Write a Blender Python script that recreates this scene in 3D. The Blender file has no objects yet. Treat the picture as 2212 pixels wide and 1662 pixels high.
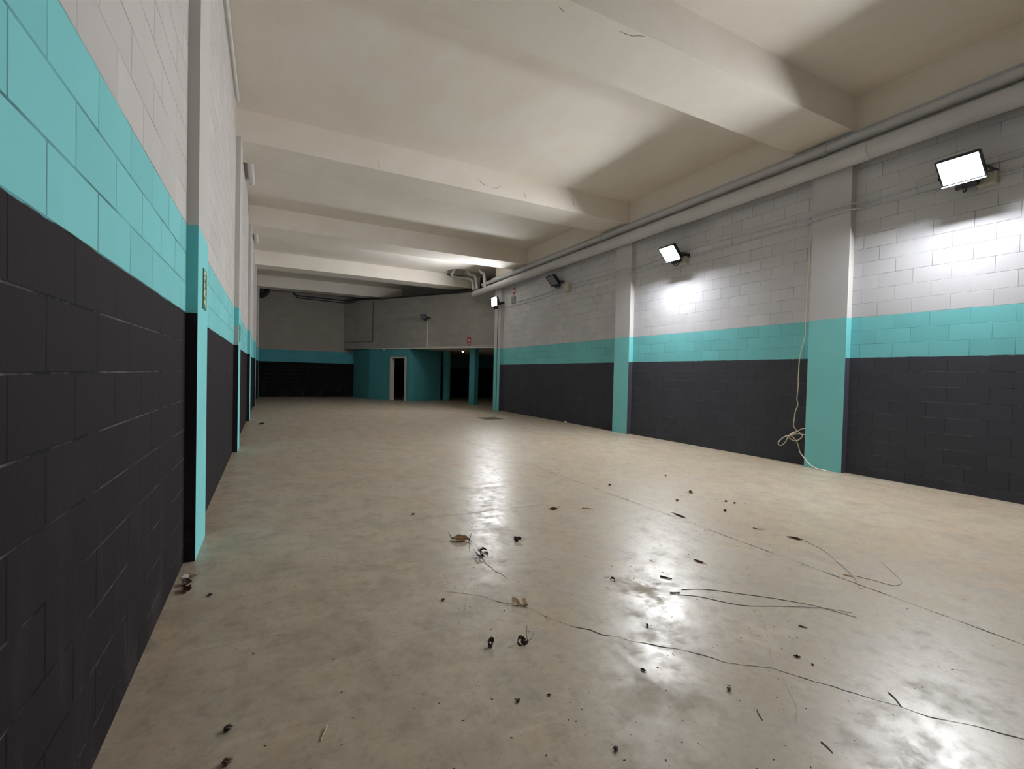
import bpy, bmesh, math, random
from mathutils import Vector, Matrix, noise as mnoise
D=bpy.data; C=bpy.context.scene.collection
PI=math.pi
random.seed(11)

# ------------------------------------------------------------------ helpers
def obj(name,bm,mats,parent=None,smooth=False):
    bmesh.ops.recalc_face_normals(bm,faces=bm.faces[:])
    me=D.meshes.new(name); bm.to_mesh(me); bm.free()
    for m in (mats if isinstance(mats,(list,tuple)) else [mats]): me.materials.append(m)
    if smooth:
        for p in me.polygons: p.use_smooth=True
        me.set_sharp_from_angle(angle=math.radians(42))
    o=D.objects.new(name,me); C.objects.link(o)
    if parent is not None: o.parent=parent
    return o
def tag(o,label,cat,group=None,kind=None):
    o['label']=label; o['category']=cat
    if group: o['group']=group
    if kind: o['kind']=kind
    return o
def empty(name,loc=(0,0,0),rot=(0,0,0)):
    o=D.objects.new(name,None); o.empty_display_size=.1; C.objects.link(o); o.location=loc; o.rotation_euler=rot; return o
def box(bm,x0,x1,y0,y1,z0,z1,mat=0,bev=0.):
    vs=[bm.verts.new((x,y,z)) for x in (x0,x1) for y in (y0,y1) for z in (z0,z1)]
    fs=[]
    for q in ((0,1,3,2),(4,6,7,5),(0,4,5,1),(2,3,7,6),(0,2,6,4),(1,5,7,3)):
        f=bm.faces.new([vs[i] for i in q]); f.material_index=mat; fs.append(f)
    if bev>0:
        es=list({e for f in fs for e in f.edges})
        r=bmesh.ops.bevel(bm,geom=es,offset=bev,segments=2,affect='EDGES',profile=.6)
        for f in r['faces']: f.material_index=mat
    return fs
def prism(bm,pts,z0,z1,mat=0,axis='z'):
    def mk(p,z):
        if axis=='z': return (p[0],p[1],z)
        if axis=='y': return (p[0],z,p[1])
        return (z,p[0],p[1])
    a=[bm.verts.new(mk(p,z0)) for p in pts]; b=[bm.verts.new(mk(p,z1)) for p in pts]
    n=len(pts); fs=[bm.faces.new(a),bm.faces.new(b[::-1])]
    for i in range(n): fs.append(bm.faces.new((a[i],a[(i+1)%n],b[(i+1)%n],b[i])))
    for f in fs: f.material_index=mat
    return fs
def smoothpath(pts,sub=6):
    P=[Vector(p) for p in pts]; out=[]
    for i in range(len(P)-1):
        p0=P[max(i-1,0)];p1=P[i];p2=P[i+1];p3=P[min(i+2,len(P)-1)]
        for k in range(sub):
            t=k/sub
            out.append(.5*((2*p1)+(p2-p0)*t+(2*p0-5*p1+4*p2-p3)*t*t+(3*p1-p0-3*p2+p3)*t**3))
    out.append(P[-1]); return out
def tube(bm,pts,r,n=10,mat=0,cap=True):
    P=[Vector(p) for p in pts]; rings=[]; up=Vector((.123,.21,.97))
    prev=None
    for i,p in enumerate(P):
        t=(P[min(i+1,len(P)-1)]-P[max(i-1,0)])
        if t.length<1e-9: t=Vector((0,0,1))
        t.normalize()
        if prev is None:
            a=t.cross(up)
            if a.length<.1: a=t.cross(Vector((1,0,0)))
        else: a=prev-t*prev.dot(t)
        a.normalize(); prev=a; b=t.cross(a)
        rr=r(i/(len(P)-1)) if callable(r) else r
        rings.append([bm.verts.new(p+rr*(math.cos(2*PI*k/n)*a+math.sin(2*PI*k/n)*b)) for k in range(n)])
    for i in range(len(rings)-1):
        for k in range(n):
            f=bm.faces.new((rings[i][k],rings[i][(k+1)%n],rings[i+1][(k+1)%n],rings[i+1][k])); f.material_index=mat
    if cap:
        for q in (rings[0][::-1],rings[-1]):
            f=bm.faces.new(q); f.material_index=mat
def NB(): return bmesh.new()

# ------------------------------------------------------------------ materials
def newmat(name):
    m=D.materials.new(name); m.use_nodes=True; nt=m.node_tree
    for n in list(nt.nodes): nt.nodes.remove(n)
    out=nt.nodes.new('ShaderNodeOutputMaterial'); b=nt.nodes.new('ShaderNodeBsdfPrincipled')
    nt.links.new(b.outputs[0],out.inputs[0])
    return m,nt,b
class G:
    def __init__(s,nt): s.nt=nt
    def n(s,t,**k):
        x=s.nt.nodes.new(t)
        for a,v in k.items(): setattr(x,a,v)
        return x
    def l(s,a,b): s.nt.links.new(a,b)
    def val(s,inp,v):
        if hasattr(v,'default_value') or hasattr(v,'is_output'): s.l(v,inp)
        else: inp.default_value=v
    def math(s,op,a,b=0.,c=0.,clamp=False):
        x=s.n('ShaderNodeMath',operation=op,use_clamp=clamp)
        s.val(x.inputs[0],a); s.val(x.inputs[1],b); s.val(x.inputs[2],c); return x.outputs[0]
    def mix(s,f,a,b,bt='MIX'):
        x=s.n('ShaderNodeMix',data_type='RGBA',blend_type=bt)
        s.val(x.inputs[0],f); s.val(x.inputs[6],a); s.val(x.inputs[7],b); return x.outputs[2]
    def noise(s,vec,scale,detail=3,rough=.5,dist=0.):
        x=s.n('ShaderNodeTexNoise'); s.l(vec,x.inputs['Vector'])
        x.inputs['Scale'].default_value=scale;x.inputs['Detail'].default_value=detail
        x.inputs['Roughness'].default_value=rough;x.inputs['Distortion'].default_value=dist
        return x.outputs[0]
    def ramp(s,f,a,b,lo=0.,hi=1.):
        x=s.n('ShaderNodeMapRange',clamp=True); s.val(x.inputs[0],f)
        x.inputs[1].default_value=a;x.inputs[2].default_value=b;x.inputs[3].default_value=lo;x.inputs[4].default_value=hi
        return x.outputs[0]
    def mapping(s,vec,scale=(1,1,1),loc=(0,0,0),rot=(0,0,0)):
        x=s.n('ShaderNodeMapping'); s.l(vec,x.inputs[0])
        x.inputs['Scale'].default_value=scale;x.inputs['Location'].default_value=loc;x.inputs['Rotation'].default_value=rot
        return x.outputs[0]
def rgb(r,g,b): return (r,g,b,1.)
BLACK=rgb(.0165,.0125,.0155); CYAN=rgb(.215,.60,.62); WHITE=rgb(.565,.535,.512)
ZK,ZC=1.8,2.424

def paint(name,ang=0.,phase=0.,blocks=True,scheme='panel',joint=.0042,black=BLACK,cyan=CYAN,white=WHITE,bump=.6,teal=False,jd=.62,wd=1.,bj=.85):
    """painted masonry: black dado, turquoise band, white above; ang = direction of the wall run in plan (0 = along Y)"""
    m,nt,b=newmat(name); g=G(nt)
    pos=g.n('ShaderNodeNewGeometry').outputs['Position']
    sx=g.n('ShaderNodeSeparateXYZ'); g.l(pos,sx.inputs[0])
    run=g.math('ADD',g.math('MULTIPLY',sx.outputs[0],math.sin(ang)),g.math('MULTIPLY',sx.outputs[1],math.cos(ang)))
    z=sx.outputs[2]
    nz=g.noise(pos,9.,3); zz=g.math('ADD',z,g.math('MULTIPLY',g.math('SUBTRACT',nz,.5),.022))
    tc=g.ramp(zz,ZC-.002,ZC+.002); tk=g.ramp(zz,ZK-.002,ZK+.002)
    fine=g.noise(pos,60.,4,.65); big=g.noise(pos,1.3,4,.6)
    if scheme=='panel': low=g.mix(tk,black,cyan)
    else:
        x=g.n('ShaderNodeRGB'); x.outputs[0].default_value=cyan; low=x.outputs[0]
    if teal:
        x=g.n('ShaderNodeRGB'); x.outputs[0].default_value=cyan; col=x.outputs[0]
    elif scheme=='white':
        x=g.n('ShaderNodeRGB'); x.outputs[0].default_value=white; col=x.outputs[0]
    else: col=g.mix(tc,low,white)
    isblack=g.math('SUBTRACT',1.,tk) if scheme=='panel' and not teal else None
    h=g.math('MULTIPLY',fine,.35)
    if blocks:
        cv=g.n('ShaderNodeCombineXYZ'); g.l(g.math('ADD',run,4.27*10-phase+.2135),cv.inputs[0]); g.l(g.math('ADD',z,.208*20-ZK),cv.inputs[1])
        wob=g.noise(pos,3.,2)
        br=g.n('ShaderNodeTexBrick',offset=.5,offset_frequency=2)
        g.l(cv.outputs[0],br.inputs['Vector'])
        br.inputs['Color1'].default_value=rgb(0,0,0);br.inputs['Color2'].default_value=rgb(1,1,1);br.inputs['Mortar'].default_value=rgb(.5,.5,.5)
        br.inputs['Scale'].default_value=1.;br.inputs['Mortar Size'].default_value=joint;br.inputs['Mortar Smooth'].default_value=.35
        br.inputs['Brick Width'].default_value=.427;br.inputs['Row Height'].default_value=.208
        fac=br.outputs['Fac']
        jn=g.ramp(g.noise(pos,2.4,3),.3,.62)            # joints show more in some places than in others
        dirt=g.math('MULTIPLY',fac,g.math('MULTIPLY',jn,jd))
        if wd<1.: dirt=g.math('MULTIPLY',dirt,g.ramp(tc,0.,1.,1.,wd))
        if isblack is not None:
            # on the black paint the bed joints hold pale dust, broken up along their length
            zr=g.math('FRACT',g.math('DIVIDE',g.math('ADD',z,.208*20-ZK),.208))
            bed=g.math('GREATER_THAN',g.math('ABSOLUTE',g.math('SUBTRACT',zr,.5)),.4835)
            dn=g.ramp(g.noise(g.mapping(pos,(1,1,.15)),2.6,6,.72),.44,.62)
            dust=g.math('MULTIPLY',g.math('MULTIPLY',bed,dn),isblack)
            dk=g.math('MULTIPLY',dirt,g.math('SUBTRACT',1.,g.math('MULTIPLY',dust,1.)))
            col=g.mix(dk,col,rgb(.012,.014,.015))
            col=g.mix(g.math('MULTIPLY',g.math('MULTIPLY',fac,isblack),g.math('SUBTRACT',bj,dust,0.,True)),col,rgb(.0025,.002,.0025))
            col=g.mix(g.math('MULTIPLY',dust,.30),col,rgb(.30,.27,.245))
        else: col=g.mix(dirt,col,rgb(.05,.06,.06))
        tone=g.math('ADD',g.math('MULTIPLY',br.outputs['Color'],.10),.95)
        col=g.mix(1.,col,tone,'MULTIPLY')
        h=g.math('SUBTRACT',h,g.math('MULTIPLY',fac,1.3))
    if isblack is not None:
        sc=g.ramp(g.noise(g.mapping(pos,(1,1,.35)),3.1,6,.72,.4),.53,.74)
        low2=g.ramp(z,.1,1.3,1.,.0)
        col=g.mix(g.math('MULTIPLY',g.math('MULTIPLY',g.math('MULTIPLY',sc,isblack),low2),.2),col,rgb(.17,.145,.125))
        sp=g.ramp(g.noise(g.mapping(pos,(1,1,.5)),17.,5,.8),.70,.76)
        col=g.mix(g.math('MULTIPLY',g.math('MULTIPLY',g.math('MULTIPLY',sp,isblack),low2),.55),col,rgb(.34,.31,.28))
    col=g.mix(1.,col,g.mix(big,rgb(.88,.88,.88),rgb(1.06,1.05,1.04)),'MULTIPLY')
    g.l(col,b.inputs['Base Color']); b.inputs['Roughness'].default_value=.75
    b.inputs['Specular IOR Level'].default_value=.14
    bp=g.n('ShaderNodeBump'); bp.inputs['Strength'].default_value=bump; bp.inputs['Distance'].default_value=.005
    g.l(h,bp.inputs['Height']); g.l(bp.outputs[0],b.inputs['Normal'])
    return m
def plain(name,c,rough=.5,metal=0.,spec=.5,var=.0,scale=20.,bump=0.,trans=0.):
    m,nt,b=newmat(name); g=G(nt)
    if var>0:
        pos=g.n('ShaderNodeTexCoord').outputs['Object']
        nn=g.noise(pos,scale,4,.6)
        g.l(g.mix(nn,rgb(*[x*(1-var) for x in c]),rgb(*[min(1,x*(1+var)) for x in c])),b.inputs['Base Color'])
        if bump>0:
            bp=g.n('ShaderNodeBump');bp.inputs['Strength'].default_value=bump;bp.inputs['Distance'].default_value=.004
            g.l(nn,bp.inputs['Height']);g.l(bp.outputs[0],b.inputs['Normal'])
    else: b.inputs['Base Color'].default_value=rgb(*c)
    b.inputs['Roughness'].default_value=rough;b.inputs['Metallic'].default_value=metal;b.inputs['Specular IOR Level'].default_value=spec
    if trans: b.inputs['Transmission Weight'].default_value=trans
    return m
def glow(name,c,s):
    m,nt,b=newmat(name)
    b.inputs['Base Color'].default_value=rgb(.8,.8,.8)
    b.inputs['Emission Color'].default_value=rgb(*c);b.inputs['Emission Strength'].default_value=s
    return m

M={}
M['left']=paint('painted_block_left',0.,1.705,joint=.005,wd=.6,jd=.7)
M['right']=paint('painted_block_right_haze',0.,3.406+.2135,joint=.0036,bj=.3,black=rgb(.060,.063,.078),white=rgb(.585,.58,.61),cyan=rgb(.195,.575,.61))  # lens-flare haze put into the colours: lifted black, bluish white
M['back']=paint('painted_block_back',PI/2,0.,jd=.15,bump=.15,white=rgb(.31,.28,.25),cyan=rgb(.075,.29,.34),black=rgb(.004,.0035,.004))  # black deepened: crushed shade of the far end put into the colour
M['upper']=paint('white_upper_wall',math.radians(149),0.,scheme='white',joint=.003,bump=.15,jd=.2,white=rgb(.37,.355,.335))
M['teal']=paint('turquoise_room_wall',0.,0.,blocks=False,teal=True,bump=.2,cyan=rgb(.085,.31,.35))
M['pface']=paint('pillar_face_paint',0.,0.,blocks=False,scheme='pillar',bump=.25,cyan=rgb(.235,.66,.68))  # turquoise raised, flare brightness put into the colour
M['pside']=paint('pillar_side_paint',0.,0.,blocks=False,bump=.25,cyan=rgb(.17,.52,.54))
M['pface_haze']=paint('pillar_face_paint_haze',0.,0.,blocks=False,scheme='pillar',bump=.25,cyan=rgb(.235,.66,.68),white=rgb(.565,.555,.575))  # bluish flare haze painted into the white, turquoise raised likewise
M['pside_haze']=paint('pillar_side_paint_haze',0.,0.,blocks=False,bump=.25,cyan=rgb(.17,.52,.54),black=rgb(.060,.058,.082))  # black lifted and blued, flare haze put into the colour
M['front']=paint('painted_block_front',PI/2,0.)

def concrete_ceiling():
    m,nt,b=newmat('whitewashed_concrete'); g=G(nt)
    pos=g.n('ShaderNodeNewGeometry').outputs['Position']
    n1=g.noise(g.mapping(pos,(1,.6,1)),1.1,5,.62); n2=g.noise(pos,38.,4,.6)
    col=g.mix(g.ramp(n1,.25,.75),rgb(.73,.665,.58),rgb(.82,.765,.70))
    col=g.mix(g.math('MULTIPLY',g.ramp(n2,.55,.8),.12),col,rgb(.45,.41,.36))
    sp=g.ramp(g.noise(pos,7.,5,.75),.745,.775)
    col=g.mix(g.math('MULTIPLY',sp,.35),col,rgb(.25,.22,.19))
    g.l(col,b.inputs['Base Color']); b.inputs['Roughness'].default_value=.8; b.inputs['Specular IOR Level'].default_value=.25
    bp=g.n('ShaderNodeBump');bp.inputs['Strength'].default_value=.25;bp.inputs['Distance'].default_value=.004
    g.l(g.math('ADD',n2,n1),bp.inputs['Height']);g.l(bp.outputs[0],b.inputs['Normal'])
    return m
M['ceil']=concrete_ceiling()
def concrete_floor():
    m,nt,b=newmat('polished_concrete'); g=G(nt)
    pos=g.n('ShaderNodeNewGeometry').outputs['Position']
    st=g.mapping(pos,(1.,.75,1),rot=(0,0,.5))
    n1=g.noise(st,.9,6,.62,.5); n2=g.noise(st,3.4,6,.66,.4); n3=g.noise(pos,26.,5,.7); n4=g.noise(pos,95.,3,.6)
    n5=g.noise(g.mapping(pos,(1,1,1),(3,9,0)),8.,6,.75,.2)
    col=g.mix(g.ramp(n1,.3,.7),rgb(.385,.302,.215),rgb(.43,.366,.286))
    col=g.mix(g.math('MULTIPLY',g.ramp(n2,.42,.72),.62),col,rgb(.215,.178,.138))
    col=g.mix(g.math('MULTIPLY',g.ramp(g.noise(g.mapping(pos,(1,1,1),(7,3,0)),2.2,5,.65,.4),.55,.72),.55),col,rgb(.43,.305,.19))
    col=g.mix(g.math('MULTIPLY',g.ramp(n5,.5,.72),.42),col,rgb(.185,.153,.12))
    col=g.mix(g.math('MULTIPLY',g.ramp(n3,.5,.78),.42),col,rgb(.19,.165,.135))
    col=g.mix(g.math('MULTIPLY',g.ramp(g.noise(g.mapping(pos,(1,1,1),(3,9,0)),11.,4,.7,.3),.66,.74),.5),col,rgb(.12,.105,.092))
    sp=g.ramp(g.noise(g.mapping(pos,(1.4,1,1),rot=(0,0,.9)),42.,3,.75,.3),.70,.76)
    col=g.mix(g.math('MULTIPLY',sp,.5),col,rgb(.075,.062,.052))
    col=g.mix(g.math('MULTIPLY',g.ramp(n4,.58,.8),.3),col,rgb(.15,.13,.11))
    pale=g.ramp(g.noise(g.mapping(pos,(.35,1.6,1),rot=(0,0,.2)),2.6,6,.72,.3),.60,.76)
    col=g.mix(g.math('MULTIPLY',pale,.4),col,rgb(.60,.55,.47))
    # worn dull stains in the polish
    rag=g.noise(g.mapping(pos,(1,.7,1),rot=(0,0,.5)),7.,6,.68,.3)
    def stain(x,y,rad):
        d=g.n('ShaderNodeVectorMath',operation='DISTANCE'); g.l(pos,d.inputs[0]); d.inputs[1].default_value=(x,y,0)
        return g.ramp(g.math('ADD',d.outputs['Value'],g.math('MULTIPLY',g.math('SUBTRACT',rag,.5),rad*5.)),rad*.25,rad*1.15,1.,0.)
    dull=g.math('MAXIMUM',stain(2.2,2.40,.15),g.math('MULTIPLY',stain(1.56,1.50,.25),.5))
    tan=stain(2.42,1.72,.16)
    col=g.mix(g.math('MULTIPLY',dull,.35),col,rgb(.23,.21,.175))
    col=g.mix(g.math('MULTIPLY',tan,.35),col,rgb(.42,.32,.21))
    g.l(col,b.inputs['Base Color'])
    r=g.math('ADD',g.math('MULTIPLY',g.ramp(n2,.35,.7),.16),.27)
    r=g.math('ADD',r,g.math('MULTIPLY',g.ramp(n5,.45,.7),.14))
    r=g.math('ADD',r,g.math('MULTIPLY',g.math('MAXIMUM',dull,tan),.25),0.,True)
    g.l(r,b.inputs['Roughness'])
    g.l(g.ramp(g.math('MAXIMUM',g.math('MULTIPLY',dull,1.),g.ramp(n5,.42,.74,0.,.75)),0.,1.,.38,.08),b.inputs['Specular IOR Level'])
    bp=g.n('ShaderNodeBump');bp.inputs['Strength'].default_value=.18;bp.inputs['Distance'].default_value=.003
    g.l(g.math('ADD',g.math('MULTIPLY',n2,.5),g.math('MULTIPLY',n3,.35)),bp.inputs['Height']);g.l(bp.outputs[0],b.inputs['Normal'])
    return m
M['floor']=concrete_floor()
M['crack']=plain('crack_dirt',(.035,.028,.024),.9)
M['crackpale']=plain('faint_joint_line',(.23,.20,.165),.8)
M['seam']=plain('dark_wall_seam',(.05,.048,.045),.9)
M['mark']=plain('grey_scratch',(.22,.19,.16),.9)
M['pvc']=plain('grey_white_plastic_pipe',(.58,.57,.58),.85,spec=.1,var=.08,scale=3.)
M['pvcw']=plain('white_plastic_pipe',(.74,.72,.68),.45,var=.08,scale=5.)
M['cable']=plain('pale_grey_cable',(.50,.51,.55),.5)
M['cordm']=plain('cream_white_cord',(.78,.70,.56),.5)
M['darkcable']=plain('dark_cable',(.03,.03,.035),.6)
M['blackmetal']=plain('black_painted_metal',(.012,.015,.024),.42,var=.15,scale=8.)
M['steel']=plain('galvanised_steel',(.42,.43,.45),.4,.9)
M['glass']=plain('lamp_front_glass',(.16,.18,.21),.12,spec=.8)
M['box']=plain('beige_plastic_box',(.50,.47,.40),.5)
M['tube']=plain('white_diffuser',(.74,.72,.71),.3)
M['batten']=plain('grey_lamp_batten',(.30,.29,.28),.5)
M['woodw']=plain('off_white_door_lining',(.56,.52,.44),.5,var=.06,scale=6.)
M['green']=plain('sign_green',(.015,.13,.055),.45)
M['lumin']=plain('pale_luminous_yellow',(.60,.63,.36),.5)
M['red']=plain('sign_red',(.36,.035,.03),.45)
M['signwhite']=plain('sign_white',(.75,.73,.70),.5)
M['greyplate']=plain('grey_cover_plate',(.22,.23,.22),.5)
M['patch']=plain('bare_grey_cover',(.36,.37,.34),.6)
M['rust']=plain('brown_rusted_iron',(.105,.075,.045),.55,.4,var=.3,scale=30.,bump=.4)
M['duct']=plain('black_flexible_duct',(.025,.026,.03),.45)
M['hole']=plain('broken_plaster_brown',(.06,.045,.035),.9,var=.3,scale=25.)
LAMP=715.
M['led']=glow('lit_lamp_glass',(.93,.965,1.),LAMP)
M['bulb']=glow('warm_small_bulb',(1.,.62,.34),5.)
M['leaftan']=plain('dry_leaf_tan',(.44,.28,.14),.6,var=.35,scale=60.,bump=.4)
M['leafbrown']=plain('dry_leaf_brown',(.17,.085,.04),.6,var=.35,scale=60.,bump=.4)
M['leafdark']=plain('dry_leaf_dark',(.075,.045,.038),.6,var=.4,scale=60.,bump=.4)
M['leafpale']=plain('dry_leaf_beige',(.60,.45,.32),.65,var=.25,scale=60.,bump=.4)
M['twigm']=plain('twig_brown',(.10,.06,.04),.7)
M['straw']=plain('straw',(.50,.39,.25),.7)
M['wirem']=plain('thin_dark_wire',(.06,.055,.065),.45)
M['vine']=plain('dry_vine',(.16,.12,.085),.7)
M['grit']=plain('dark_floor_grit',(.06,.045,.035),.85)
M['chip']=plain('white_chip',(.75,.72,.66),.6)

# ------------------------------------------------------------------ dimensions
XL,PL,XR,PR=-.535,-.4636,8.0755,7.948
ZB,ZS=5.2555,5.775
Y0,YB,XO=-4.,27.,12.5
R3F=17.12
A=Vector((3.43,27.2)); Bp=Vector((8.62,18.6)); dirO=(Bp-A).normalized(); nO=Vector((dirO.y,-dirO.x))   # nO points to the open hall
if nO.x>0: nO=-nO
def ob(t,off=0.): p=A+dirO*t+nO*off; return (p.x,p.y)
tC=(17.2-27.2)/dirO.y

def struct(name,bm,m,label,cat,group=None,parent=None):
    o=obj(name,bm,m,parent); o['kind']='structure'; tag(o,label,cat,group); return o

# floor, with its cracks and joints lying in the slab surface
bm=NB(); box(bm,-1.,XO+.3,Y0-.3,YB+.6,-.25,0.)
def strip(bm,pts,w,mat,z=.0012,jit=.0,closed=False):
    P=[Vector((p[0],p[1])) for p in pts]; Q=[]
    for i in range(len(P)-1):
        L=(P[i+1]-P[i]).length; k=max(1,int(L/.035)) if jit else max(1,int(L/.4))
        for j in range(k): Q.append(P[i].lerp(P[i+1],j/k))
    Q.append(P[-1])
    if jit:
        for i in range(1,len(Q)-1):
            q=Q[i]; Q[i]=q+Vector((mnoise.noise((q.x*14,q.y*14,1.)),mnoise.noise((q.x*14,q.y*14,7.))))*jit
    prev=None
    for i,q in enumerate(Q):
        t=(Q[min(i+1,len(Q)-1)]-Q[max(i-1,0)]).normalized(); n=Vector((-t.y,t.x))
        ww=w*(.42+1.9*max(0.,mnoise.noise((q.x*11,q.y*11,3.))+.12)) if jit else w
        cur=(bm.verts.new((q.x+n.x*ww,q.y+n.y*ww,z)),bm.verts.new((q.x-n.x*ww,q.y-n.y*ww,z)))
        if prev:
            f=bm.faces.new((prev[0],prev[1],cur[1],cur[0])); f.material_index=mat
        prev=cur
CR=[(1.061,2.851),(1.206,2.736),(1.287,2.599),(1.381,2.53),(1.425,2.435),(1.476,2.282),(1.543,2.169),(1.603,2.099),(1.632,2.034),(1.713,1.977),(1.749,1.906),(1.824,1.848),(1.872,1.797),(1.935,1.732),(1.994,1.664),(2.034,1.585),(2.096,1.528),(2.213,1.449),(2.233,1.403),(2.287,1.324),(2.341,1.229),(2.408,1.128),(2.463,1.02),(2.514,.934),(2.559,.889),(2.614,.834),(2.706,.708)]
strip(bm,CR[:7],.0016,1,jit=.014); strip(bm,CR[6:],.0027,1,jit=.014)
strip(bm,[(2.226,1.45),(2.314,1.52),(2.411,1.591),(2.528,1.69),(2.612,1.793),(2.68,1.903)],.0009,2,jit=.006)
strip(bm,[(3.719,12.85),(3.69,6.2)],.004,2); strip(bm,[(3.69,6.2),(3.69,4.2)],.0036,1,jit=.003); strip(bm,[(3.69,4.2),(3.69,.3)],.003,1,jit=.004)
strip(bm,[(.0,4.46),(.815,4.41),(1.515,4.42),(2.269,4.41),(3.69,4.40)],.003,2,jit=.004)
strip(bm,[(1.484,3.508),(1.458,3.21),(1.467,3.05),(1.481,2.891)],.004,2,jit=.02)
strip(bm,[(.95,3.2),(1.0,2.9),(1.06,2.85)],.0009,2,jit=.006)
strip(bm,[(2.19,1.37),(2.12,1.30),(2.05,1.22),(1.93,1.15)],.0008,2,jit=.006)
bmesh_floor=bm
fl=obj('floor',bm,[M['floor'],M['crack'],M['crackpale']])
for p in fl.data.polygons:
    if p.material_index and p.normal.z<0: p.flip()
fl['kind']='structure'; tag(fl,'smooth grey beige concrete floor with hairline cracks and stains','floor')

bm=NB(); zt=ZS+.32
box(bm,-1.,XO+.3,Y0-.3,18.5,ZS,zt); box(bm,-1.,XO+.3,19.86,YB+.6,ZS,zt)
prism(bm,[(-1.,18.5),(7.15,18.5),(7.15,18.66),(7.0,18.68),(6.87,18.76),(6.75,18.92),(6.71,19.1),(6.66,19.5),(6.69,19.75),(6.78,19.86),(-1.,19.86)],ZS,zt)
prism(bm,[(7.15,18.5),(XO+.3,18.5),(XO+.3,19.86),(7.66,19.86),(7.70,19.4),(7.62,19.0),(7.5,18.78),(7.34,18.70),(7.15,18.66)],ZS,zt)
box(bm,-1.,XO+.3,Y0-.3,YB+.6,zt,zt+.2); box(bm,6.6,7.8,18.6,19.86,zt-.004,zt-.001,1)
struct('ceiling',bm,[M['ceil'],M['hole']],'whitewashed flat concrete ceiling slab between the beams','ceiling')
bm=NB(); box(bm,XL-.3,XL,Y0,YB+.3,0,ZS)
struct('wall_left',bm,M['left'],'left block wall painted black, turquoise and white','wall')
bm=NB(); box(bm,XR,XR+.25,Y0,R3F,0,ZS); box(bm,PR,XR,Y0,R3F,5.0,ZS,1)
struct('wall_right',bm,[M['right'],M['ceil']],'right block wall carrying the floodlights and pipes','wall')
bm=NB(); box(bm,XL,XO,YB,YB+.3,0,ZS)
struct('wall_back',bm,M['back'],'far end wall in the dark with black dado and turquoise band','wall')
bm=NB(); box(bm,XL-.3,XO,Y0-.3,Y0,0,ZS)
struct('wall_front',bm,M['front'],'near end wall behind the viewpoint','wall')
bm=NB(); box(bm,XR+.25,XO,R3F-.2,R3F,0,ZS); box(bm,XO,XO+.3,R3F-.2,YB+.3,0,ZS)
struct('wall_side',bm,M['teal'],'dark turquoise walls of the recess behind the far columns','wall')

# oblique upper wall and the mezzanine slab beneath it
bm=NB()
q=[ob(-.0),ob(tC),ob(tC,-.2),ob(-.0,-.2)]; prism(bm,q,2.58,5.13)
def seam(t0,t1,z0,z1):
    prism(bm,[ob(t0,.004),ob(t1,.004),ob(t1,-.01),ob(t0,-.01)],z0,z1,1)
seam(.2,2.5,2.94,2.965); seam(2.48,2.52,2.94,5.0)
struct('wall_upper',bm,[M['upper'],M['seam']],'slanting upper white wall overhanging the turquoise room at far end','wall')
bm=NB(); q=[ob(0,-.2),ob(tC,-.2),(XO,17.2),(XO,YB),(ob(0,-.2)[0],YB)]
prism(bm,q,2.58,2.78)
struct('ceiling_recess',bm,M['ceil'],'low dark soffit above the recess and the far columns','ceiling')
# bulkhead above the slanting wall, closing the end of the farthest beam
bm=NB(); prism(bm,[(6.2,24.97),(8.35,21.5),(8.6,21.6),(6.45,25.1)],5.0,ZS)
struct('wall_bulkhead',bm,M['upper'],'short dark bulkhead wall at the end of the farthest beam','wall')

# turquoise room under the overhang, with its doorway
rec=-.02
t4=(4.60-A.x)/dirO.x; tE=(6.05-A.x)/dirO.x
d0=(5.42-A.x)/dirO.x; d1=(5.92-A.x)/dirO.x
bm=NB()
def wallseg(bm,a,b,th,z0,z1,mat=0):
    a=Vector(a);b=Vector(b);d=(b-a).normalized();n=Vector((d.y,-d.x))
    if n.x>0: n=-n
    prism(bm,[a,b,b-n*th,a-n*th],z0,z1,mat)
wallseg(bm,ob(t4,rec),ob(d0,rec),.14,0,2.579); wallseg(bm,ob(d1,rec),ob(tE,rec),.14,0,2.579); wallseg(bm,ob(d0,rec),ob(d1,rec),.14,2.1,2.579)
E_=ob(tE,rec)
prism(bm,[E_,(7.9,23.9),(7.84,24.04),(E_[0]-.06,E_[1]+.14)],0,2.579)
prism(bm,[(7.9,23.9),(8.05,23.95),(8.05,YB),(7.9,YB)],0,2.579)
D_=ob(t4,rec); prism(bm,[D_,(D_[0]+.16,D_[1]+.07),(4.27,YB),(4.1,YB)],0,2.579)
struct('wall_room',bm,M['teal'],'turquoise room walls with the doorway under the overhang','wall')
# door frame
drot=math.atan2(dirO.y,dirO.x)
W_=d1-d0
dr=empty('door_1',(*ob(d0,rec),0),(0,0,drot)); tag(dr,'open doorway with off-white frame in the turquoise wall','door'); dr['kind']='structure'
# local x along the wall, local y = ... -> hall side is whichever side nO lies on
sgn=1 if (Vector((-math.sin(drot),math.cos(drot))).dot(nO)>0) else -1
def lb(x0,x1,y0,y1,z0,z1,bev=.004):
    bm=NB(); box(bm,x0,x1,min(y0*sgn,y1*sgn),max(y0*sgn,y1*sgn),z0,z1,0,bev); return bm
obj('jamb',lb(-.07,.035,.03,-.19,0,2.1),M['woodw'],dr); obj('jamb',lb(W_-.035,W_+.07,.03,-.19,0,2.1),M['woodw'],dr)
obj('lintel_frame',lb(-.07,W_+.07,.03,-.19,2.1,2.17),M['woodw'],dr)
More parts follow.
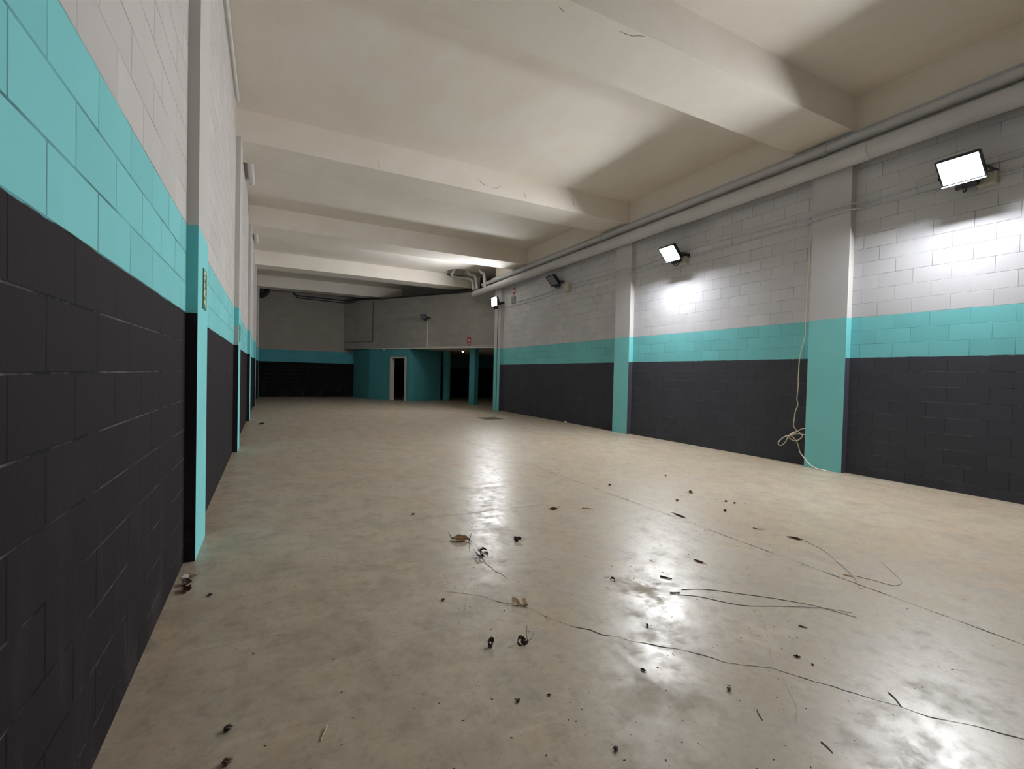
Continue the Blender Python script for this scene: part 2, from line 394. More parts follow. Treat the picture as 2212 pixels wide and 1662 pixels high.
# white edge trim along the overhang
bm=NB(); prism(bm,[ob(t4+.1,.012),ob(tC-.2,.012),ob(tC-.2,-.01),ob(t4+.1,-.01)],2.565,2.605)
struct('trim_1',bm,M['pvcw'],'thin white edge strip along the bottom of the slanting upper wall','trim')
bm=NB(); tube(bm,[(-.50,Y0,5.73),(-.50,8.9,5.73)],.022,8)
struct('trim_2',bm,M['tube'],'thin pale strip where left wall meets the near ceiling','trim')

# ------------------------------------------------------------------ pillars and beams
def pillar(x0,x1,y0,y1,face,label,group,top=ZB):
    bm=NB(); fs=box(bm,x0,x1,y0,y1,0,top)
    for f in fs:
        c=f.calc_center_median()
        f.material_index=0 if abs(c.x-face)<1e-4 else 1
    return struct('pillar',bm,[M['pface'],M['pside']] if x0<0 else [M['pface_haze'],M['pside_haze']],label,'pillar',group)
LP=[(4.0726,'nearest pillar on left wall, bearing the first green exit sign'),(9.15,'second pillar on left wall, with the bare grey cover'),(14.48,'third pillar along left wall, slim turquoise edge in distance'),(20.08,'fourth pillar along left wall near the far end'),(25.25,'last pillar on left wall beside the far end wall')]
for y,l in LP: pillar(XL,PL,y,y+.60,PL,l,'pillars along the left wall')
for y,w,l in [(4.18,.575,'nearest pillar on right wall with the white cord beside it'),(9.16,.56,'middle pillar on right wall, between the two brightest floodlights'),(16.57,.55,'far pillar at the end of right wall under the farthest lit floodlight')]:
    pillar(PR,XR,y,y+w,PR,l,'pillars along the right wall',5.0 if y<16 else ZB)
# columns under the overhang
bm=NB(); tube(bm,[(8.22,23.45,0),(8.22,23.45,2.579)],.19,28)
struct('column',bm,M['teal'],'round turquoise column in the dark under the overhang','column')
bm=NB(); c0=Vector((8.12,20.12)); prism(bm,[c0,c0+dirO*.3,c0+dirO*.3-nO*.3,c0-nO*.3],0,2.579)
struct('column',bm,M['teal'],'square turquoise column standing below the small red sign','column')

BG='transverse ceiling beams'
def scratch(bm,pts,w,n,mat=1):
    P=[Vector(p) for p in pts]; n=Vector(n); prev=None
    for i,p in enumerate(P):
        t=(P[min(i+1,len(P)-1)]-P[max(i-1,0)]).normalized(); sd=t.cross(n)*(w if 0<i<len(P)-1 else w*.3)
        c=(bm.verts.new(p+sd),bm.verts.new(p-sd))
        if prev: f=bm.faces.new((prev[0],prev[1],c[1],c[0])); f.material_index=mat
        prev=c
def beam(y0,y1,x1,label,marks=()):
    bm=NB(); box(bm,XL,x1,y0,y1,ZB,ZS)
    for pts,w,n in marks: scratch(bm,pts,w,n)
    return struct('ceiling_beam',bm,[M['ceil'],M['mark']],label,'beam',BG)
_N=(0,-1,0); _Y=9.2885
MB2=[([(3.823,_Y,5.511),(3.909,_Y,5.461),(3.995,_Y,5.421),(4.092,_Y,5.411)],.006,_N),([(4.146,_Y,5.403),(4.277,_Y,5.399),(4.374,_Y,5.468),(4.351,_Y,5.523)],.004,_N),([(4.942,_Y,5.451),(4.967,_Y,5.395),(5.016,_Y,5.313)],.008,_N),([(6.228,_Y,5.576),(6.257,_Y,5.485),(6.299,_Y,5.385)],.008,_N),([(1.794,_Y,5.418),(1.813,_Y,5.353),(1.823,_Y,5.285)],.005,_N)]
_Z=5.2543
MB1=[([(3.396,4.237,_Z),(3.505,4.241,_Z),(3.587,4.229,_Z),(3.655,4.183,_Z),(3.737,4.162,_Z)],.005,(0,0,-1)),([(2.632,4.268,_Z),(2.689,4.294,_Z),(2.736,4.304,_Z)],.006,(0,0,-1))]
beam(4.145,5.05,PR,'nearest wide ceiling beam, crossing the top of the view',MB1)
beam(9.29,10.24,PR,'second ceiling beam from the viewpoint, running above the slim lamp at left',MB2)
beam(14.515,15.48,PR,'third ceiling beam, in front of the broken opening with pipes')
bm=NB(); box(bm,XL,PR+.5,20.02,20.76,ZB,ZS)
prism(bm,[(XL,ZB),(PR+.5,ZB),(PR+.5,ZS),(7.66,ZS),(7.64,5.73),(7.5,5.70),(7.2,5.695),(6.98,5.70),(6.86,5.73),(6.78,ZS),(XL,ZS)],19.86,20.02,0,'y')
prism(bm,[(7.65,ZS-.001),(7.63,5.735),(7.5,5.705),(7.2,5.70),(6.98,5.705),(6.87,5.735),(6.79,ZS-.001)],20.005,20.018,1,'y')
struct('ceiling_beam',bm,[M['ceil'],M['hole']],'fourth ceiling beam, brightly lit, with a broken opening at its right end','beam',BG)
beam(24.97,25.75,6.2,'farthest ceiling beam, dim and ending short of the right side')
beam(-1.1,-.2,PR,'ceiling beam above and behind the viewpoint')

# ------------------------------------------------------------------ pipes and cables
def pipeobj(name,paths,r,m,label,cat,n=14,group=None,sm=True,couplers=(),cr=1.16,cm=None,straps=()):
    bm=NB()
    for p in paths: tube(bm,p,r,n)
    o=obj(name,bm,m,None,sm); tag(o,label,cat,group)
    for c,d in couplers:
        bm=NB(); c=Vector(c); d=Vector(d); tube(bm,[c-d,c-d*.98,c+d*.98,c+d],r*cr,n); obj('coupling',bm,cm or m,o)
    for c in straps:
        bm=NB(); box(bm,c[0],c[1],c[2]-.015,c[2]+.015,c[3],c[4]); obj('bracket',bm,M['steel'],o)
    return o
def bend(pts,r=.1,k=5):
    P=[Vector(p) for p in pts]; out=[P[0]]
    for i in range(1,len(P)-1):
        a=(P[i-1]-P[i]); b=(P[i+1]-P[i]); rr=min(r,a.length*.49,b.length*.49); a.normalize(); b.normalize()
        s=P[i]+a*rr; e=P[i]+b*rr
        for j in range(k+1):
            t=j/k; out.append(s*(1-t)**2+P[i]*2*t*(1-t)+e*t*t)
    out.append(P[-1]); return out
big=pipeobj('drain_pipe',[[(7.812,Y0+.1,4.845),(7.812,19.0,4.845)]],.13,M['pvc'],'wide pale drain pipe along the top of right wall','pipe',22,
  couplers=[((7.812,y,4.845),(0,.13,0)) for y in (-1.2,4.0,9.1,11.2,15.3)],cr=1.04,straps=[(7.78,8.0755 if abs(y-4.5)>.4 and abs(y-9.4)>.4 else PR,y,4.975,4.992) for y in (.9,3.6,6.2,8.6,10.9,13.2,15.8)])
pipeobj('conduit_pipe',[[(7.868,Y0+.1,5.125),(7.868,18.2,5.125)]],.075,M['pvc'],'narrower grey pipe running just above the wide drain pipe','pipe',16,
  couplers=[((7.868,y,5.125),(0,.09,0)) for y in (.4,4.6,10.33,14.6)],cr=1.16,straps=[(7.86,7.95,y,5.195,5.207) for y in (2.2,6.4,8.6,12.4,16.2)])
pipeobj('conduit_pipe',[[(7.90,Y0+.1,5.232),(7.90,17.4,5.232)]],.022,M['cable'],'thin conduit clipped above the grey pipes at beam level','pipe',8)
# pipes dropping from the broken opening
pipeobj('downpipe',[bend([(7.16,19.40,6.08),(6.98,19.62,5.70),(7.10,19.76,5.655),(7.74,19.74,5.655),(7.80,19.2,5.50),(7.79,18.98,5.02)],.10)],.062,M['pvcw'],'white pipe from the broken ceiling opening, lower and left of the pair','pipe',14,group=None,
  couplers=[((7.62,19.745,5.655),(.06,0,0))])
pipeobj('downpipe',[bend([(7.42,18.95,6.05),(7.50,18.92,5.68),(7.83,18.96,5.63),(7.845,18.72,5.02)],.09)],.058,M['pvcw'],'white pipe from the broken ceiling opening, upper and right of the pair','pipe',14,
  couplers=[((7.68,18.94,5.655),(.05,.006,-.006))])
pipeobj('downpipe',[bend([(7.74,18.26,5.77),(7.76,18.2,5.66),(7.80,17.92,5.52),(7.80,17.80,4.96)],.08)],.060,M['pvcw'],'single white pipe dropping from the ceiling into the wide drain pipe','pipe',14,
  couplers=[((7.80,17.86,5.27),(0,.004,.06))])
# paired cables along the right wall at lamp height
def wallcable(pts,r,m,label,name='wall_cable',cat='cable',group=None,sub=5,n=7):
    bm=NB(); tube(bm,smoothpath(pts,sub),r,n); o=obj(name,bm,m,None,True); tag(o,label,cat,group); return o
def xat(y):
    for a,w in ((4.18,.575),(9.16,.56),(16.57,.55)):
        if a-.12<y<a+w+.12: return PR-.014
    return XR-.014
def runline(zs):
    out=[]
    ys=sorted(set([z[0] for z in zs]+[4.0,4.16,4.47,4.775,4.9,8.98,9.14,9.44,9.74,9.9]))
    for y in ys:
        for (a,za),(b,zb) in zip(zs,zs[1:]):
            if a<=y<=b:
                t=(y-a)/(b-a); out.append((xat(y),y,za+(zb-za)*t)); break
    return out
wallcable(runline([(Y0+.1,4.22),(2.0,4.22),(2.64,4.22),(3.86,4.175),(4.92,4.16),(5.8,4.195),(7.2,4.22),(7.5,4.21),(9.0,4.14),(11.0,4.16),(11.9,4.17),(14.2,4.10),(15.6,4.11)]),.011,M['cable'],'upper of the two pale cables along right wall',sub=3)
wallcable(runline([(Y0+.1,4.08),(2.0,4.05),(2.7,4.04),(3.80,4.09),(4.92,4.06),(5.8,4.06),(7.2,4.04),(7.5,4.04),(9.0,4.03),(11.0,4.04),(11.9,4.05),(14.2,3.98),(16.3,4.0)]),.011,M['cable'],'lower of the two pale cables along right wall',sub=3)
# cable down the far pillar
wallcable([(PR-.01,16.80,3.95),(PR-.01,16.80,3.),(PR-.01,16.81,2.),(PR-.01,16.80,1.),(PR-.01,16.80,.05)],.010,M['darkcable'],'thin dark cable running down the far right pillar',sub=2)

# loose white cord with a knot, hanging by the near right pillar
yz=[(4.829,3.617),(4.843,3.349),(4.863,2.897),(4.867,2.411),(4.859,2.197),(4.9,2.001),(4.935,1.772),(4.945,1.525),(4.949,1.309),(4.967,1.122),(4.948,1.015),(4.984,.904),(4.991,.793),(4.994,.667),(4.974,.615),(4.936,.565),(4.881,.527),(4.827,.516),(4.784,.535),(4.778,.593),(4.814,.624),(4.884,.607),(4.936,.561),(5.006,.512),(5.06,.474),(5.116,.467),(5.19,.425),(5.245,.353),(5.257,.305),(5.223,.282),(5.176,.317),(5.131,.378),(5.087,.452),(5.043,.499),(4.989,.532),(4.935,.57),(4.99,.545),(5.043,.505),(5.076,.458),(5.058,.424),(5.002,.395),(4.939,.404),(4.878,.439),(4.842,.483),(4.863,.521),(4.952,.519),(5.033,.482),(4.995,.459),(4.962,.419),(4.938,.368),(4.908,.292),(4.869,.209)]
cp=[]
for i,(y,z) in enumerate(yz):
    x=8.03+(.018*math.sin(i*1.3) if i>12 else .012*math.sin(i*.8))
    cp.append((x,y,z))
cp=[(8.06,4.83,4.06),(8.05,4.828,3.9)]+cp+[(7.935,4.735,.135),(7.91,4.655,.07),(7.90,4.565,.025),(7.90,4.49,.008),(7.89,4.41,.008),(7.87,4.30,.008)]
wallcable(cp,.0085,M['cordm'],'loose cream white cord hanging in a knot beside near right pillar','cord','cord',sub=4,n=8)

# dark conduits across the top of the far end wall
o1=ob(.35,.05);o2=ob(3.,.05);o3=ob(6.,.05);o4=ob(9.6,.06)
pipeobj('dark_conduit',[bend([(1.05,26.94,5.40),(1.10,26.94,5.26),(1.3,26.94,5.24),(o1[0],o1[1],5.19),(o2[0],o2[1],5.12),(o3[0],o3[1],5.09),(o4[0],o4[1],5.08)],.08)],.035,M['darkcable'],'upper dark conduit along the top of far walls','pipe',8)
pipeobj('dark_conduit',[bend([(1.18,26.94,5.36),(1.2,26.94,5.15),(1.4,26.94,5.13),(o1[0],o1[1],5.06),(ob(1.2,.04)[0],ob(1.2,.04)[1],5.05)],.06)],.024,M['darkcable'],'lower dark conduit on the far end wall','pipe',8)
# ribbed black duct elbow
pts=[]; 
for k in range(41):
    a=-PI/2+PI/2*k/40; pts.append((-.50+.38*math.cos(a),26.55,5.42+.40*math.sin(a)))
pts=[(-.53,26.55,5.02)]+pts+[(-.12,26.55,5.60),(-.12,26.55,5.77)]
bm=NB(); tube(bm,pts,lambda t:.125+.010*math.sin(t*170),16); tag(obj('ventilation_duct',bm,M['duct'],None,True),'black ribbed duct elbow in the far left top corner','duct')

# ------------------------------------------------------------------ floodlights
def floodlight(loc,lit,label,group,wallx,scale=1.,yaw=0.,tilt=42.):
    root=empty('floodlight',loc,(0,0,yaw)); tag(root,label,'floodlight',group); root.scale=(scale,)*3
    T=Matrix.Rotation(-math.radians(tilt),4,'Y')          # local: light leaves along -X, tipped downward
    hw,hh=.20,.155
    def fin(bm):
        bmesh.ops.transform(bm,matrix=T,verts=bm.verts[:]); return bm
    bm=NB()   # tapered housing behind the glass
    f0=[(-.0,-hw-.02,-hh-.02),(0,hw+.02,-hh-.02),(0,hw+.02,hh+.02),(0,-hw-.02,hh+.02)]
    f1=[(.07,-hw-.01,-hh-.01),(.07,hw+.01,-hh-.01),(.07,hw+.01,hh+.01),(.07,-hw-.01,hh+.01)]
    f2=[(.145,-hw*.62,-hh*.7),(.145,hw*.62,-hh*.7),(.145,hw*.62,hh*.55),(.145,-hw*.62,hh*.55)]
    rows=[[bm.verts.new(p) for p in f] for f in (f0,f1,f2)]
    bm.faces.new(rows[0]); bm.faces.new(rows[2])
    for a,b in zip(rows,rows[1:]):
        for i in range(4): bm.faces.new((a[i],a[(i+1)%4],b[(i+1)%4],b[i]))
    bmesh.ops.bevel(bm,geom=bm.edges[:],offset=.012,segments=2,affect='EDGES')
    for k in range(5):
        y=-.10+.05*k; box(bm,.12,.165,y-.004,y+.004,-hh*.55,hh*.45)
    h=obj('housing',fin(bm),M['blackmetal'],root)
    bm=NB()   # front rim
    for a in ((-hw-.022,hw+.022,hh,hh+.022),(-hw-.022,hw+.022,-hh-.022,-hh),(-hw-.022,-hw,-hh,hh),(hw,hw+.022,-hh,hh)):
        box(bm,-.016,.002,a[0],a[1],a[2],a[3],0,.003)
    box(bm,-.055,-.012,-hw-.022,hw+.022,-hh-.022,-hh-.014,0,.002)  # added lower lip, cuts grazing light on the wall underneath
    obj('rim_and_added_lip',fin(bm),M['blackmetal'],root)
    bm=NB(); box(bm,-.009,-.002,-hw,hw,-hh,hh); obj('glass',fin(bm),M['led'] if lit else M['glass'],root)
    bm=NB(); box(bm,.0,.10,-.11,.11,-hh-.125,-hh-.022,0,.012)
    gb=obj('gear_box',fin(bm),M['blackmetal'],root)
    bm=NB(); tube(bm,[(-.006,.10,-hh-.05),(.002,.10,-hh-.05)],.012,10); obj('latch',fin(bm),M['steel'],gb)
    bm=NB()   # U bracket to the wall
    wx=(wallx-loc[0])/scale
    for s in (-1,1):
        box(bm,.03,wx-.006,s*(hw+.035)-.004,s*(hw+.035)+.004,-.06,-.02)
    box(bm,wx-.008,wx,-hw-.04,hw+.04,-.075,-.005)
    obj('bracket',bm,M['blackmetal'],root)
    bm=NB(); tube(bm,smoothpath([(.12,.02,-.19),(.2,.03,-.24),(wx-.03,.05,-.18),(wx-.01,.05,-.06)],4),.008,7); obj('lead',bm,M['darkcable'],root,True)
    return root
FG='floodlights along the right wall'
floodlight((7.73,2.805,4.145),True,'large lit floodlight on right wall, nearest and brightest',FG,XR)
floodlight((7.73,7.678,4.145),True,'lit floodlight in the middle of right wall, second from viewpoint',FG,XR)
floodlight((7.78,12.584,4.374),False,'unlit black floodlight on right wall beside a beige box',FG,XR)
floodlight((7.64,16.52,4.20),True,'farthest lit floodlight, on the far right pillar',FG,PR,1.,.06,6.)
# small unlit one on the slanting wall
pf=ob((21.85-A.y)/dirO.y,.0); pl=Vector(pf)+nO*.30
floodlight((pl.x,pl.y,4.03),False,'small dark floodlight high on the slanting far wall',None,pl.x+.30,.72,math.atan2(-nO.y,-nO.x))
def jbox(x0,x1,y,z,w,hh,label):
    bm=NB(); box(bm,x0,x1,y-w/2,y+w/2,z-hh/2,z+hh/2,0,.012); o=obj('junction_box',bm,M['box']); tag(o,label,'junction box')
    bm=NB(); box(bm,x0-.008,x0,y-w/2+.012,y+w/2-.012,z-hh/2+.012,z+hh/2-.012,0,.003); obj('cover',bm,M['box'],o)
    for sy in (-1,1):
        bm=NB(); tube(bm,[(x0-.010,y+sy*w*.34,z+hh*.36),(x0-.007,y+sy*w*.34,z+hh*.36)],.008,8); obj('screw',bm,M['steel'],o)
    return o
jbox(7.975,XR,12.10,4.10,.24,.26,'beige junction box on right wall beside the unlit floodlight')
jbox(7.975,XR,7.56,4.0,.17,.16,'small pale junction box low beside the middle lit floodlight')
jbox(7.975,XR,2.64,4.02,.19,.16,'small pale junction box low beside the nearest lit floodlight')

# white cable of the small floodlight: down, then along the overhang edge to the pillar
tf=(21.85-A.y)/dirO.y
bm=NB(); tube(bm,[(*ob(tf,.012),3.9),(*ob(tf,.012),2.66),(*ob(tf+.02,.012),2.645),(*ob(tC-.5,.012),2.645)],.012,8)
tag(obj('conduit',bm,M['pvcw']),'thin white conduit dropping from the small far floodlight to overhang edge','conduit')
tj=t4+1.05
bm=NB(); prism(bm,[ob(tj,.05),ob(tj+.12,.05),ob(tj+.12,-.0),ob(tj,-.0)],2.47,2.565); tag(obj('sensor_box',bm,M['box']),'tiny beige box under the overhang edge left of the doorway','box')
# ------------------------------------------------------------------ fluorescent battens at the left wall
def batten(x,y0,y1,label):
    r=empty('tube_lamp',(x,(y0+y1)/2,ZS)); tag(r,label,'ceiling lamp','slim lamps at the left edge of ceiling'); L=(y1-y0)/2
    bm=NB(); box(bm,-.05,.05,-L,L,-.035,0,0,.004); obj('base',bm,M['batten'],r)
    bm=NB(); prism(bm,[(.062*math.cos(a),-.065+.055*math.sin(a)) for a in [PI/6+2*PI*k/16 for k in range(16)]],-L+.03,L-.03,0,'y'); 
    obj('diffuser',bm,M['tube'],r,True)
    for s in (-1,1):
        bm=NB(); box(bm,-.06,.06,s*(L-.015)-.016,s*(L-.015)+.016,-.125,-.012,0,.008); obj('end_cap',bm,M['tube'],r)
batten(-.41,11.25,12.62,'slim white unlit tube lamp by left wall beyond second beam')
batten(-.44,17.05,18.35,'farther slim tube lamp by left wall beyond third beam')

# ------------------------------------------------------------------ signs and covers
def exitsign(y,label):
    x=PL; r=empty('exit_sign',(x,y,2.02)); tag(r,label,'sign','green exit signs on the left pillars')
    def fl(y0,y1,z0,z1,x0,x1): 
        bm=NB(); box(bm,x0,x1,y0,y1,z0,z1); return bm
    obj('panel',fl(-.105,.105,-.155,.155,0,.006),M['green'],r)
    obj('pale_field',fl(-.085,.085,-.055,.140,.006,.008),M['lumin'],r)
    bm=NB()
    box(bm,.008,.0095,.02,.078,-.05,.13)                          # doorway
    tube(bm,[(.008,-.045,.105),(.0095,-.045,.105)],.016,12)       # running figure
    for p,q,w in (((-.04,.085),(-.02,.03),.012),((-.035,.08),(-.07,.055),.007),((-.035,.08),(.005,.06),.007),((-.02,.03),(.01,-.005),.008),((.01,-.005),(-.005,-.045),.008),((-.02,.03),(-.05,.0),.008),((-.05,0),(-.078,-.005),.008)):
        p=Vector(p);q=Vector(q);n=(q-p).normalized();n=Vector((-n.y,n.x))*w
        prism(bm,[p+n,q+n,q-n,p-n],.008,.0095,0,'x')
    obj('pictogram',bm,M['green'],r)
    bm=NB(); prism(bm,[(-.075,-.085),(-.075,-.115),(-.02,-.115),(-.02,-.14),(.03,-.1),(-.02,-.062),(-.02,-.085)],.006,.008,0,'x'); obj('arrow',bm,M['lumin'],r)
exitsign(4.445,'green and pale yellow exit sign on nearest left pillar')
exitsign(9.42,'far exit sign seen edge-on on the second left pillar')
bm=NB(); box(bm,XL+.002,PL-.002,9.138,9.15,1.80,2.12); tag(obj('cover_plate',bm,M['patch']),'bare grey cover on the side of second left pillar','cover')

def redsign(origin,ux,nrm,label,w=.21,h=.24,faded=False):
    u=Vector((*ux,0)).normalized(); n=Vector((*nrm,0)).normalized()
    mat=Matrix(((u.x,n.x,0,origin[0]),(u.y,n.y,0,origin[1]),(0,0,1,origin[2]),(0,0,0,1)))
    r=D.objects.new('fire_sign',None); C.objects.link(r); r.matrix_world=mat; tag(r,label,'sign','red fire safety signs')
    bm=NB(); box(bm,-w/2,w/2,0,.005,0,h); obj('panel',bm,M['red'],r)
    bm=NB(); box(bm,-w*.30,-w*.08,.005,.007,h*.14,h*.66,0,0); box(bm,-w*.23,-w*.15,.005,.007,h*.66,h*.78); box(bm,-w*.36,-w*.15,.005,.007,h*.76,h*.82); obj('extinguisher_symbol',bm,M['signwhite'],r)
    bm=NB(); prism(bm,[(w*.08,h*.2),(w*.3,h*.2),(w*.36,h*.45),(w*.27,h*.6),(w*.24,h*.84),(w*.13,h*.6),(w*.05,h*.5)],.005,.007,0,'y'); obj('flame_symbol',bm,M['signwhite'],r)
    bm=NB(); box(bm,-w/2,w/2,0,.005,-h*.36,-h*.06); obj('lower_plate',bm,M['red'],r)
    bm=NB(); box(bm,-w*.4,w*.4,.005,.006,-h*.26,-h*.17); obj('pale_stripe',bm,M['signwhite'],r)
    return r
ts=(19.75-A.y)/dirO.y
redsign((*ob(ts,.001),2.80),dirO,nO,'small red and white fire sign on slanting wall above square column')
redsign((XR-.001,15.72,4.45),(0,1),(-1,0),'faded red fire sign high on right wall near farthest floodlight',.2,.2)
bm=NB(); box(bm,8.03,XR,15.58,15.86,4.08,4.33,0,.006); o=obj('cable_box',bm,M['greyplate']); tag(o,'grey wall box under the faded red sign','box')
bm=NB(); tube(bm,[(*ob(ts+.03,.01),2.70),(*ob(ts+.03,.01),2.61)],.012,6); tag(obj('lead',bm,M['darkcable']),'short dark lead between the small red sign and overhang edge','cable')

# drain cover
r=empty('drain_cover',(6.31,13.73,0)); tag(r,'brown iron drain cover set in the floor near far right wall','drain cover')
bm=NB()
for a in ((-.32,.32,-.34,-.30),(-.32,.32,.30,.34),(-.32,-.28,-.30,.30),(.28,.32,-.30,.30)): box(bm,a[0],a[1],a[2],a[3],0,.008)
obj('frame',bm,M['rust'],r)
bm=NB(); box(bm,-.28,.28,-.30,.30,0,.003)
for k in range(12): x=-.26+.047*k; box(bm,x-.012,x+.012,-.29,.29,.003,.007)
obj('grate',bm,M['rust'],r)
# small warm lamp under the overhang
r=empty('downlight',(8.75,22.6,2.58)); tag(r,'tiny warm glowing lamp under the dark overhang','lamp')
bm=NB(); tube(bm,[(0,0,0),(0,0,-.03)],.10,18); obj('rim',bm,M['signwhite'],r)
bm=NB(); bmesh.ops.create_uvsphere(bm,u_segments=14,v_segments=8,radius=.055); 
for v in bm.verts: v.co.z=v.co.z*.6-.05
obj('bulb',bm,M['bulb'],r,True)

# ------------------------------------------------------------------ litter on the floor
def leafmesh(L,W,curl,bend_,seed,lobes=0.,tip=0.):
    rnd=random.Random(seed); bm=NB(); nu,nv=14,7; g=[]
    for i in range(nu+1):
        t=i/nu; w=W*(math.sin(PI*min(1,t*.98+.02))**.75)*(1+lobes*math.sin(t*15+seed))
        a=bend_*(t-.5)*2
        row=[]
        for j in range(nv+1):
            s=(j/nv-.5)*2
            x=(t-.5)*L; y=s*w*math.cos(curl*s*.6)
            z=abs(s)**1.5*w*math.sin(curl)*.9+bend_*L*.35*((t-.5)*2)**2+tip*L*max(0,t-.7)**1.3
            z+=mnoise.noise((x*60+seed,y*60,seed))*.12*W
            row.append(bm.verts.new((x,y,z)))
        g.append(row)
    for i in range(nu):
        for j in range(nv): bm.faces.new((g[i][j],g[i+1][j],g[i+1][j+1],g[i][j+1]))
    bmesh.ops.solidify(bm,geom=bm.faces[:],thickness=.0007)
    return bm
def rest(bm,gap=.0006):
    mz=min(v.co.z for v in bm.verts)
    for v in bm.verts: v.co.z-=mz-gap
def leaf(x,y,L,W,rot,m,label,curl=.9,bend_=.25,seed=1,lobes=0.,stem=None,tip=0.,tiltx=0.,cat='dry leaf',sr=.0016,name='dry_leaf'):
    bm=leafmesh(L,W,curl,bend_,seed,lobes,tip)
    if tiltx: bmesh.ops.rotate(bm,cent=(0,0,0),matrix=Matrix.Rotation(tiltx,3,'X'),verts=bm.verts[:])
    rest(bm)
    o=obj(name,bm,M[m],None,True); o.location=(x,y,0); o.rotation_euler=(0,0,rot); tag(o,label,cat,'litter on the floor')
    if stem:
        z0=max(.004,min(.02,bend_*L*.3))
        for k,(px,py,pz) in enumerate(stem):
            s=1 if px>0 else -1
            b=NB(); tube(b,smoothpath([(s*L*.46,0,z0),((s*L*.46+px)/2,py*.4,(z0+pz)/2),(px,py,pz)],4),lambda t:sr*(1.15-.75*t),6); obj('stem',b,M['twigm'],o,True)
    return o
def twig(pts,r,m,label,name='twig',cat='twig'):
    bm=NB(); tube(bm,smoothpath([(p[0],p[1],(p[2] if len(p)>2 else 0)+r) for p in pts],5),lambda t:r*(1-.35*t),7)
    o=obj(name,bm,M[m],None,True); tag(o,label,cat,'litter on the floor'); return o
# (x, y) on the floor, metres
def crumple(x,y,size,m,label,seed,rot=0.,n=3,flat=.5,stalks=(),w=.22,inner=None,elong=1.):
    """a dry leaf rolled and torn into a few curled strips"""
    rnd=random.Random(seed); bm=NB()
    for k in range(n):
        a0=rnd.random()*6.28; turns=rnd.uniform(.45,.95)*(1 if rnd.random()<.5 else -1); r0=size*rnd.uniform(.3,.5); W=size*w*rnd.uniform(.7,1.2)
        c=Vector((rnd.uniform(-.25,.25)*size*elong,rnd.uniform(-.2,.2)*size,0)); ax=rnd.uniform(-.5,.5); g=[]
        N=16
        for i in range(N+1):
            t=i/N; a=a0+turns*2*PI*t; r=r0*(1-.45*t)
            p=c+Vector((r*math.cos(a)*elong*1.15,r*math.sin(a)*.75,size*flat*(.35+.3*math.sin(a*1.0+ax)+.25*t)))
            ww=W*math.sin(PI*min(.98,t*.93+.05))**.6; tw=ax+t*1.6
            side=Vector((math.sin(tw)*.4,math.cos(tw)*.45,math.cos(tw*.7)*.8)).normalized()
            g.append([bm.verts.new(p+side*ww*q+Vector((0,0,.15*ww*(q*q)))) for q in (-1,-.4,.3,1)])
        for i in range(N):
            for q in range(3): bm.faces.new((g[i][q],g[i+1][q],g[i+1][q+1],g[i][q+1]))
    bmesh.ops.solidify(bm,geom=bm.faces[:],thickness=.0008)
    mz=min(v.co.z for v in bm.verts); 
    for v in bm.verts: v.co.z-=mz-.0006
    o=obj('dry_leaf',bm,M[m],None,True); o.location=(x,y,0); o.rotation_euler=(0,0,rot); tag(o,label,'dry leaf','litter on the floor')
    for st in stalks:
        b=NB(); tube(b,smoothpath(st,4),lambda t:.0017*(1.1-.6*t),6); obj('stem',b,M['twigm'],o,True)
    return o
o=leaf(1.456,3.72,.16,.050,-.62,'leaftan','biggest curled tan leaf, left of the middle floor reflection',.75,.16,3,.10,[(-.115,.012,.062),(.095,-.005,.070),(.105,-.045,.012)],.10,sr=.0042)
crumple(1.50,3.36,.10,'leafbrown','dark curled leaf just right of and below the biggest tan leaf',8,1.2,3,.30,[((.0,.0,.01),(.03,.03,.03),(.09,.05,.05))],.14,None,1.5)
crumple(1.886,3.508,.052,'leafdark','small dark crumpled leaf right of the middle floor reflection',5,.0,3,.42,[((.0,.0,.01),(.02,.0,.02),(.036,-.01,.034))],.25)
leaf(2.689,4.203,.085,.026,-.5,'leafbrown','brown curled leaf farther back, near the faint cross joint',1.0,.25,9,.15,[(.075,.01,.055),(-.06,.0,.018)],.3,sr=.003)
twig([(2.99,4.117,.0),(3.04,4.08,.004),(3.085,4.041,.0)],.004,'leafbrown','thin reddish twig right of the farther brown leaf')
leaf(1.362,2.548,.062,.034,.5,'leafpale','pale beige leaf scrap on the crack, left half of a pair',.7,.30,14,.12,None,.35,.55)
leaf(1.408,2.512,.058,.026,1.7,'leafpale','upright beige leaf scrap on the crack, right half of a pair',.8,.25,15,.1,None,.3,1.05)
crumple(1.036,2.188,.052,'leafdark','small dark purple leaf, left one of two in the foreground',18,.4,3,.62,[((.0,.0,.01),(.01,.0,.03),(.004,.01,.052)),((-.01,0,.006),(-.03,.0,.006),(-.05,.005,.004))],.24)
crumple(1.199,2.136,.058,'leafdark','dark curled leaf with upright stalk, right one of two in foreground',22,.2,3,.62,[((.02,.0,.012),(.05,.0,.010),(.07,.01,.016),(.08,.012,.030)),((.03,.0,.012),(.03,.01,.04),(.034,.012,.085))],.20)
crumple(2.125,2.564,.045,'leafdark','small hooked dark leaf left of the bright middle floor reflection',24,.3,1,.35,[((.0,.0,.01),(-.01,.02,.02),(-.05,.05,.014))],.20)
crumple(4.642,4.159,.08,'leafbrown','curled brown leaf in the far right part of floor',27,.0,2,.30,[((.0,.0,.012),(.05,.0,.012),(.085,.0,.006)),((-.02,.0,.012),(-.05,.01,.018),(-.075,.01,.012))],.17)
leaf(3.768,3.50,.20,.014,-1.62,'leafbrown','long thin brown leaf beside the straight floor joint',1.2,.12,29,.0,[(-.14,.0,.004)])
